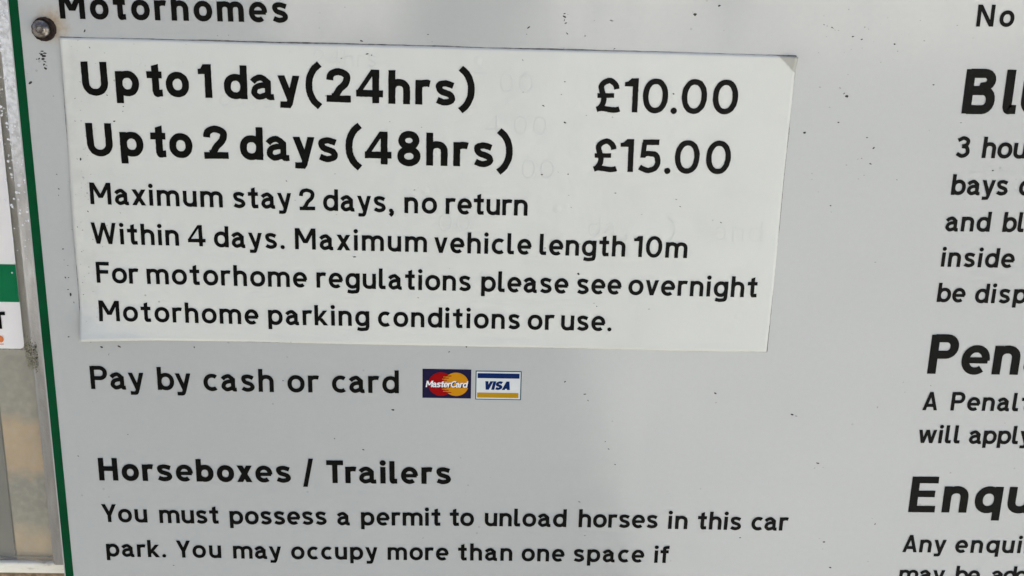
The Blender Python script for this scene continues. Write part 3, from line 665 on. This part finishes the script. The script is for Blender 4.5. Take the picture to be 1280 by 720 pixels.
# dirt specks and scratches; the first few paint shadow under the curled corner
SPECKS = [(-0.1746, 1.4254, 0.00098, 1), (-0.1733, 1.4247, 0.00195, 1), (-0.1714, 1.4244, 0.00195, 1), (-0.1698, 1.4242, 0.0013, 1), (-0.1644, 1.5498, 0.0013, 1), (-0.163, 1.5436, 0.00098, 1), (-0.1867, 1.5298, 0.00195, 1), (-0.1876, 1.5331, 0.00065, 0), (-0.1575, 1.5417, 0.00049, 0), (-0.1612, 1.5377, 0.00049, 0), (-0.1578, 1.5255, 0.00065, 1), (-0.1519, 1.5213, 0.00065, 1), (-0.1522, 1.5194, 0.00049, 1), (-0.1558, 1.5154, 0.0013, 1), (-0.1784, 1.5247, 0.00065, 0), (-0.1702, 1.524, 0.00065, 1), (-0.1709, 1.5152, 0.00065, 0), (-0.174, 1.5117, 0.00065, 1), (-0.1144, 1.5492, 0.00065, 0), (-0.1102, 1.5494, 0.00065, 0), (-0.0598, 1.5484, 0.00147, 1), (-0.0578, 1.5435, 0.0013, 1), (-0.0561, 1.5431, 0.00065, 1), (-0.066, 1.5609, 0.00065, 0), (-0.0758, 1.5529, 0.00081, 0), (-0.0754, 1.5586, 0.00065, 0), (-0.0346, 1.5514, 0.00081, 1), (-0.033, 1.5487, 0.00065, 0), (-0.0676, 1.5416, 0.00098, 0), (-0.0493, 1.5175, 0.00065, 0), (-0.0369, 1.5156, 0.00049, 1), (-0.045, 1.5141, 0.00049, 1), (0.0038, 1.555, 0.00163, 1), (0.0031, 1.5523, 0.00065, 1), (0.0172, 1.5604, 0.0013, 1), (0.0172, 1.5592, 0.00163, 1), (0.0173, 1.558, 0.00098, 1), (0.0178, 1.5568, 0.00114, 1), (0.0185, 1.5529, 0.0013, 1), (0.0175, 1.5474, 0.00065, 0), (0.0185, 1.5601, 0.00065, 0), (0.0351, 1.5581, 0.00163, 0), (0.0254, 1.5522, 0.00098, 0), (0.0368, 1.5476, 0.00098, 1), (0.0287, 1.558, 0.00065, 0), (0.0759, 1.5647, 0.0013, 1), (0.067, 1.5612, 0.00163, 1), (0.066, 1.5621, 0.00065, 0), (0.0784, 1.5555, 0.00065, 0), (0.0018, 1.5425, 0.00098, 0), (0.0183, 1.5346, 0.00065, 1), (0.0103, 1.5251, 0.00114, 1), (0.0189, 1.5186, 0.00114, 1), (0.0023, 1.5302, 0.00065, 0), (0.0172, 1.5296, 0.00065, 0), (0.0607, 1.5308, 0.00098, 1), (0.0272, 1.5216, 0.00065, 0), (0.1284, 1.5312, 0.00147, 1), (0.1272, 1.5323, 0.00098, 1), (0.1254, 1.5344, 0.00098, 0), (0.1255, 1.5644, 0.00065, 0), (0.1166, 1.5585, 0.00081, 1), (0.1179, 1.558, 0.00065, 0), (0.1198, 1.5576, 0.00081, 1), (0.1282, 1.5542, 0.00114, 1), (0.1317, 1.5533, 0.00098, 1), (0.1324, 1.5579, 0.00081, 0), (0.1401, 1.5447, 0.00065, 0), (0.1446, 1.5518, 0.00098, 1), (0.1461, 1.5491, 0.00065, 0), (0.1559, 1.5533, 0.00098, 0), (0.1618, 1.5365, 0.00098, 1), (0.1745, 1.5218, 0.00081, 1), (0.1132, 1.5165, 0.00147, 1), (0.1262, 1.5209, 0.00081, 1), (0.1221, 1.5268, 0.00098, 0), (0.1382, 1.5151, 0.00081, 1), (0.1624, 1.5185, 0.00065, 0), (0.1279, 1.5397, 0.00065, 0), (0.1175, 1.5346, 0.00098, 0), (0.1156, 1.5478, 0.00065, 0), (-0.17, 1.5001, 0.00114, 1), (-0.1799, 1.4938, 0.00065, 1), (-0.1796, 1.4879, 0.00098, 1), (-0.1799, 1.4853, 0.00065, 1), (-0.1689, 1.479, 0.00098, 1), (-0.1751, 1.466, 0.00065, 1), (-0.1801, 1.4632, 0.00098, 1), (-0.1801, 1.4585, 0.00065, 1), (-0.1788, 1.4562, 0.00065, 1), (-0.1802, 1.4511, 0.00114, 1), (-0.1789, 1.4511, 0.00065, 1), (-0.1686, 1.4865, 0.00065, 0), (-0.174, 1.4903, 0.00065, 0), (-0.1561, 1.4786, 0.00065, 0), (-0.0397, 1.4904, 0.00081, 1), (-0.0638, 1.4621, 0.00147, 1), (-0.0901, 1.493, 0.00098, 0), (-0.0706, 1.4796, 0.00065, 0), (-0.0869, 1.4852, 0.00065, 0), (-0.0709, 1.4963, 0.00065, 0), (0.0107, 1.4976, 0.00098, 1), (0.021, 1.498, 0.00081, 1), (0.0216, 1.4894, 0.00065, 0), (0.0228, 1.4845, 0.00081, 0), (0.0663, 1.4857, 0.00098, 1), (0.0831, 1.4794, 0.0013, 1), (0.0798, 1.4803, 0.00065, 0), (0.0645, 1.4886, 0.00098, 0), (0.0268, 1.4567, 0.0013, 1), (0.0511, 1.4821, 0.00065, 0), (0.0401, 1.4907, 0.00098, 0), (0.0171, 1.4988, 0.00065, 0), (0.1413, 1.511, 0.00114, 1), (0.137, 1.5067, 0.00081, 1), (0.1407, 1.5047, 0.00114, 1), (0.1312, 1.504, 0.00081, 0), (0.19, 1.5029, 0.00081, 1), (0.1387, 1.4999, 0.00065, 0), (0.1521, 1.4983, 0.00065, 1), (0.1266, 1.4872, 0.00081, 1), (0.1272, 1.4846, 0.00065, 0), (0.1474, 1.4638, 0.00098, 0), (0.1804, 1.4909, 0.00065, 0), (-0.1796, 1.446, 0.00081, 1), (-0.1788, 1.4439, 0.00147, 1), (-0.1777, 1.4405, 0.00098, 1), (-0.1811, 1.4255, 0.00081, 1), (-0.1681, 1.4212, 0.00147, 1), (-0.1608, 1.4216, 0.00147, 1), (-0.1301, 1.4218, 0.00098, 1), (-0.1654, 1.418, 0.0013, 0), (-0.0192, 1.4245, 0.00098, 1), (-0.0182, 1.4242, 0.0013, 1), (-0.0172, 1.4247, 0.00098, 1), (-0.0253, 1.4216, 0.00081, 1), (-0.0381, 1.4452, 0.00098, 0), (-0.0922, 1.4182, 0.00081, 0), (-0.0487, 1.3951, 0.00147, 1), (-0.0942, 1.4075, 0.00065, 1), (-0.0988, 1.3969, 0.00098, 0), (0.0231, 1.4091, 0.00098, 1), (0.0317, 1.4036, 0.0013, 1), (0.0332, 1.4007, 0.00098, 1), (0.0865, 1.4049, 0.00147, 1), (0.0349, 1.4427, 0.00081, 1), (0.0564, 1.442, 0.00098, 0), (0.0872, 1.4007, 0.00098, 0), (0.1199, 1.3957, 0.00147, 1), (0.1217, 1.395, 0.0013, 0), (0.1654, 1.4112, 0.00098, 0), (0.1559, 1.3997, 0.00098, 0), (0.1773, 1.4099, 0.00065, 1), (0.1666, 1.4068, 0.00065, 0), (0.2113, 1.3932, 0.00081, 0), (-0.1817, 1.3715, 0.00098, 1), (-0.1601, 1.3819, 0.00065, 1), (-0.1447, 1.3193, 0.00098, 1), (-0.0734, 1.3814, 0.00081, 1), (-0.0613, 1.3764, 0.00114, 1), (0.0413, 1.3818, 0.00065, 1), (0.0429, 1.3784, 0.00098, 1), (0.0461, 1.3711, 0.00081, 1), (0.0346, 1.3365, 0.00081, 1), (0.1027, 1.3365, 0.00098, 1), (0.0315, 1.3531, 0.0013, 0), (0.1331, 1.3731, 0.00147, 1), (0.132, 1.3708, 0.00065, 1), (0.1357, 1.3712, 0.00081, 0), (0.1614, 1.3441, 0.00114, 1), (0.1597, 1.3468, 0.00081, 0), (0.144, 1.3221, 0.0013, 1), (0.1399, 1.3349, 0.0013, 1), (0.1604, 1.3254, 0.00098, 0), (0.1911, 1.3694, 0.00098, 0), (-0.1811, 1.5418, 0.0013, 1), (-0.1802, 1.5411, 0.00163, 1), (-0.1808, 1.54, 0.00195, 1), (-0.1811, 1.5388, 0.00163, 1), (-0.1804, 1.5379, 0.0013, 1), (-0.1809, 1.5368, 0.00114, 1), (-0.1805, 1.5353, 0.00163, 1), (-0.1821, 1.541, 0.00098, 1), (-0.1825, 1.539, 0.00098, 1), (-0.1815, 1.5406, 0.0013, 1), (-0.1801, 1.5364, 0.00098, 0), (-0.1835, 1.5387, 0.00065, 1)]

def flakes(sel, seed):
    rnd = random.Random(seed); V = []; Fc = []
    for (x, z, l, d) in sel:
        a = rnd.choice([rnd.uniform(-.6, .3), rnd.uniform(-3.14, 3.14)]); n = 7; b0 = len(V)
        u, v = patch_uv(x, z); on = 0 < u < 1 and 0 < v < 1
        y0 = patch_y(x, z) if on else 0.0
        asp = rnd.uniform(.30, .75); lean = rnd.uniform(-.4, .4)
        for k in range(n):
            t = 2*math.pi*k/n; r = l*.5*rnd.uniform(.65, 1.15)
            px, pz = r*math.cos(t), r*asp*math.sin(t) + lean*abs(r*math.cos(t))*.5
            V.append((x + px*math.cos(a) - pz*math.sin(a), y0 - .00008, z + px*math.sin(a) + pz*math.cos(a)))
        V.append((x, y0 - .00016, z))
        Fc += [[b0+k, b0+(k+1) % n, b0+n] for k in range(n)]
    return V, Fc
random.seed(11)
extra = []
def scatter(cx, cz, sx_, sz_, n, lo, hi, d):
    for _ in range(n): extra.append((random.gauss(cx, sx_), random.gauss(cz, sz_), random.uniform(lo, hi), d))
scatter(.135, 1.555, .012, .006, 16, .0003, .0008, 0)
scatter(-.169, 1.500, .0022, .02, 34, .00025, .0006, 0)
scatter(-.172, 1.470, .002, .03, 26, .00025, .0006, 1)
scatter(-.12, 1.545, .03, .01, 14, .0002, .0005, 0)
for _ in range(8): extra.append((random.uniform(-.18, .23), random.uniform(1.31, 1.57), random.uniform(.0002, .00055), 0))
V, Fc = flakes([s for s in SPECKS + extra if s[3] == 1], 1); link('dirt_shade_specks', mesh('dirt_shade_specks', V, Fc), SPECK, sign, 'dark flecks of dirt, with shade painted under the curled corner', 'stuff')
V, Fc = flakes([s for s in SPECKS + extra if s[3] == 0], 2); link('dirt_shade_specks', mesh('dirt_shade_specks', V, Fc), FAINT, sign, 'faint grey flecks of dirt', 'stuff')

# security screw with a rusted washer
sc_x, sc_z = -.1797, 1.5502
HX = sc_x - .0006
scr = link('screw', bm_mesh('screw', lathe([(.00345, 0.0), (.00345, .0006), (.0033, .0013), (.0029, .0019), (.0023, .0023), (.0018, .0025), (.00150, .0026), (.0014, .0026)], (HX, -.0008, sc_z + .0002)), True), STEEL, sign)
bm = lathe([(.0045, 0.0), (.0045, .0011), (.0042, .0014), (.0037, .0009), (.0001, .0009)], (sc_x + .0001, 0, sc_z))
for v in bm.verts:
    if (v.co.x - sc_x)**2 + (v.co.z - sc_z)**2 > .0041**2:
        v.co.x += random.uniform(-.00012, .00022); v.co.z += random.uniform(-.00012, .00012)
link('washer', bm_mesh('washer', bm, True), RUST, sign)
bm = lathe([(.00150, .0024), (.00146, .0027), (.00130, .0027), (.0011, .0024), (.0010, .0012), (.00001, .0012)], (HX, -.0008, sc_z + .0002), 6)
link('socket', bm_mesh('socket', bm), DARK, scr)
link('pin', bm_mesh('pin', lathe([(.00050, .0011), (.00048, .0024), (.0003, .0026), (.00001, .00265)], (HX, -.0008, sc_z + .0002), 16), True), STEEL, scr)

# ------------------------------------------------------------------ weathered notice case behind the sign's left edge
case = bpy.data.objects.new('notice_case', None); COL.objects.link(case); case.location = (-.30, .05, 0)
case['label'] = 'weathered glazed case with dusty clear front, behind the left edge of the big sign'
case['category'] = 'display case'
case.location = (0, 0, 0)
STILE, nt, b = mat('mottled_wet_aluminium', (.6, .6, .57), .6)
c1 = coords(nt); sep = N(nt, 'SeparateXYZ'); nt.links.new(c1, sep.inputs[0])
zz = math_(nt, 'ADD', sep.outputs[2], math_(nt, 'MULTIPLY', math_(nt, 'SUBTRACT', noise(nt, c1, 55, 4), .5), .05))
mott = ramp(nt, noise(nt, coords(nt, (1.5, 1.5, .5)), 260, 5), [(.35, (.40, .40, .36)), (.55, (.60, .59, .54)), (.7, (.86, .86, .82))])
low = ramp(nt, noise(nt, coords(nt, (1.6, 1.6, .4)), 160, 4), [(.35, (.46, .43, .38)), (.6, (.62, .59, .52)), (.75, (.76, .74, .67))])
m0 = N(nt, 'MapRange'); m0.inputs['From Min'].default_value = 1.385; m0.inputs['From Max'].default_value = 1.425; nt.links.new(zz, m0.inputs['Value'])
low = mix(nt, m0.outputs[0], ramp(nt, noise(nt, coords(nt, (1.6, 1.6, .3)), 120, 4), [(.35, (.27, .25, .21)), (.65, (.38, .36, .31))]), low)
mr = N(nt, 'MapRange'); mr.inputs['From Min'].default_value = 1.47; mr.inputs['From Max'].default_value = 1.52; nt.links.new(zz, mr.inputs['Value'])
nt.links.new(mix(nt, mr.outputs[0], low, ramp(nt, noise(nt, c1, 420, 5), [(.35, (.62, .62, .58)), (.6, (.93, .93, .90))])), b.inputs['Base Color'])  # whiter towards the top, darker towards the bottom
bump(nt, b, noise(nt, c1, 900, 4), .5, .0006)
CASE, nt, b = mat('case_body_paint', (.35, .33, .29), .6)
nt.links.new(ramp(nt, noise(nt, coords(nt), 30, 5), [(.3, (.28, .265, .23)), (.7, (.42, .40, .35))]), b.inputs['Base Color'])
SILL, nt, b = mat('cream_sill_paint', (.75, .70, .56), .55)
nt.links.new(ramp(nt, noise(nt, coords(nt, (1, 1, 3)), 160, 5), [(.28, (.60, .54, .40)), (.42, (.88, .84, .68)), (.7, (.93, .90, .76))]), b.inputs['Base Color'])
DIRTY, nt, b = mat('brown_stained_paint', (.2, .13, .07), .8)
nt.links.new(ramp(nt, noise(nt, coords(nt), 200, 5), [(.35, (.07, .045, .02)), (.65, (.40, .29, .17))]), b.inputs['Base Color'])
CX0, CZ0, CZ1 = -.46, 1.24, 1.80
box('case_body', (CX0, -.190, .10, .13, CZ0, CZ1), CASE, case, .002)
box('pedestal', (CX0 + .08, -.22, .03, .12, 0.0, CZ0 - .0005), CASE, case, .003)
box('side_wall', (-.1935, -.1895, .046, .0995, CZ0, CZ1), CASE, case)
box('side_wall', (CX0, CX0 + .004, .046, .0995, CZ0, CZ1), CASE, case)
box('stile', (-.2068, -.1850, .026, .0455, 1.3025, CZ1), STILE, case, .0012)
box('stile', (CX0, CX0 + .022, .022, .0455, 1.3025, CZ1), STILE, case, .0012)
box('sill', (CX0, -.1850, .0278, .0455, 1.2972, 1.3026), SILL, case, .0008)
box('lower_panel', (CX0, -.1850, .030, .0455, CZ0, 1.2970), DIRTY, case, .0008, 'brown stained strip below the sill')
PANE, nt, b = mat('dusty_clear_pane', (.8, .8, .8), .12)
nt.nodes.remove(b)
out = nt.nodes['Material Output']; c1 = coords(nt)
tr_ = N(nt, 'BsdfTransparent'); tr_.inputs[0].default_value = (.97, .97, .95, 1)
gl = N(nt, 'BsdfGlossy'); gl.inputs['Roughness'].default_value = .08
df = N(nt, 'BsdfDiffuse'); df.inputs[0].default_value = (.62, .59, .50, 1)
fr = N(nt, 'Fresnel'); fr.inputs[0].default_value = 1.5
m1 = N(nt, 'MixShader'); nt.links.new(fr.outputs[0], m1.inputs[0]); nt.links.new(tr_.outputs[0], m1.inputs[1]); nt.links.new(gl.outputs[0], m1.inputs[2])
m2 = N(nt, 'MixShader'); nt.links.new(ramp(nt, noise(nt, coords(nt, (1, 1, .6)), 90, 5), [(.3, g(.03)), (.75, g(.14))]), m2.inputs[0]); nt.links.new(m1.outputs[0], m2.inputs[1]); nt.links.new(df.outputs[0], m2.inputs[2])
nt.links.new(m2.outputs[0], out.inputs['Surface'])
link('clear_pane', bm_mesh('clear_pane', box_bm(CX0 + .0225, -.2070, .030, .0325, 1.3028, CZ1 - .002)), PANE, case)
def paper(c_a, c_b, sc):
    M_, nt, b = mat('aged_sheet', c_a, .8)
    nt.links.new(ramp(nt, noise(nt, coords(nt), sc, 5), [(.3, c_a), (.7, c_b)]), b.inputs['Base Color']); return M_
GREY = paper((.24, .24, .215), (.34, .335, .31), 50)
yb = .046
def sheet(x0, x1, z0, z1, M_, y, lab=None):
    return box('backing_sheet', (x0, x1, y, y + .001, z0, z1), M_, case, .0002, lab)
BANDED, nt, b = mat('banded_backing', (.6, .5, .4), .8)
c1 = coords(nt); sep = N(nt, 'SeparateXYZ'); nt.links.new(c1, sep.inputs[0])
zw = math_(nt, 'ADD', sep.outputs[2], math_(nt, 'MULTIPLY', math_(nt, 'SUBTRACT', noise(nt, c1, 110, 4), .5), .010))
mr = N(nt, 'MapRange'); mr.inputs['From Min'].default_value = 1.29; mr.inputs['From Max'].default_value = 1.41; nt.links.new(zw, mr.inputs['Value'])
bands = ramp(nt, mr.outputs[0], [(.0, (.95, .76, .50)), (.19, (.90, .70, .45)), (.25, (.58, .55, .44)), (.43, (.50, .49, .41)), (.48, (.95, .70, .42)), (.66, (.97, .73, .45)), (.71, (.58, .55, .45)), (.93, (.60, .57, .48)), (1.0, (.88, .84, .75))])  # soft tan and grey bands by height
nt.links.new(mix(nt, ramp(nt, noise(nt, c1, 260, 5), [(.45, g(0)), (.7, g(.35))]), bands, (.95, .88, .74)), b.inputs['Base Color'])
sheet(-.44, -.2265, 1.296, 1.50, GREY, .0335, 'dark grey sheet behind the clear front')
sheet(-.2262, -.1940, 1.2960, 1.60, BANDED, .0345, 'sheet with tan and grey bands behind the clear front')
# sticker on the pane: white with a green band
STW, nt, b = mat('sticker_white', (.86, .82, .78), .4)
nt.links.new(ramp(nt, noise(nt, coords(nt), 25, 4), [(.3, (.86, .82, .76)), (.7, (.92, .89, .84))]), b.inputs['Base Color'])
STG, nt, b = mat('sticker_green', (.004, .17, .062), .4)
nt.links.new(ramp(nt, noise(nt, coords(nt), 60, 4), [(.3, (.001, .145, .048)), (.7, (.003, .185, .066))]), b.inputs['Base Color'])
b.inputs['Specular IOR Level'].default_value = .1
pts = rounded(-.40, -.2106, 1.4082, 1.62, .0022)
stk = link('sticker', mesh('sticker', [(x, .0292, z) for x, z in pts], [list(range(len(pts)))]), STW, case, 'white sticker with a green band across it')
pts2 = [(x, z) for x, z in pts]
film('green_band', -.3995, -.21065, 1.4298, 1.4468, .0290, STG, stk)
link('lettering', letters_mesh('lettering', [('T', -.2226, 1.4174, 0.0, .0078, .20, .1)], lambda x, z: .0289), INK, stk)
disc('orange_disc', -.2206, 1.41265, .0016, .0289, mat('logo_orange', (.75, .20, .04), .4)[0], stk)
disc('red_disc', -.2230, 1.41265, .0016, .0288, mat('logo_red', (.65, .03, .02), .4)[0], stk)
film('red_underline', -.2260, -.2192, 1.4102, 1.4105, .0289, mat('logo_red_line', (.6, .10, .05), .4)[0], stk)
# lichen and grit in the corner below the sticker
LICH, nt, b = mat('lichen_grit', (.30, .28, .14), .95)
nt.links.new(ramp(nt, noise(nt, coords(nt), 750, 4, .7), [(.42, (.03, .028, .02)), (.5, (.30, .28, .15)), (.7, (.55, .53, .38))]), b.inputs['Base Color'])
bm = bmesh.new(); random.seed(4)
for _ in range(700):
    t = random.random(); x = random.uniform(-.2108, -.2040); z = 1.4000 + .011*t + .0012*math.sin(x*4200) + random.gauss(0, .0012)
    if x < -.2108 and z > 1.4085: continue
    r = random.uniform(.00008, .00024)
    bmesh.ops.create_icosphere(bm, subdivisions=1, radius=r, matrix=Matrix.Translation((x, (.0258 if x > -.2068 else .0298) + random.uniform(-.0002, .0002), z)))
link('lichen', bm_mesh('lichen', bm), LICH, case, None, 'stuff')
bm = bmesh.new()
for _ in range(160):
    x = random.uniform(-.235, -.2095); r = random.uniform(.00008, .0002)
    bmesh.ops.create_icosphere(bm, subdivisions=1, radius=r, matrix=Matrix.Translation((x, .0295, 1.4079 + random.gauss(0, .0003))))
link('grit', bm_mesh('grit', bm), GRIME, case, None, 'stuff')
# water beads on the upper stile and sticker, glints put into their white colour
WATER, nt, b = mat('water_bead', (.95, .95, .93), .12)
bm = bmesh.new()
for _ in range(900):
    z = 1.6 - abs(random.gauss(0, .07)); x = random.uniform(-.2125, -.1865)
    if z < 1.44: continue
    r = random.choice([.0002, .0003, .0004, .00055]) * random.uniform(.7, 1.3)
    mt = Matrix.Translation((x, .0258 if x > -.2065 else .0290, z)) @ Matrix.Diagonal((1, .55, 1, 1))
    bmesh.ops.create_icosphere(bm, subdivisions=2, radius=r, matrix=mt)
link('water_beads', bm_mesh('water_beads', bm, True), WATER, case, None, 'stuff')
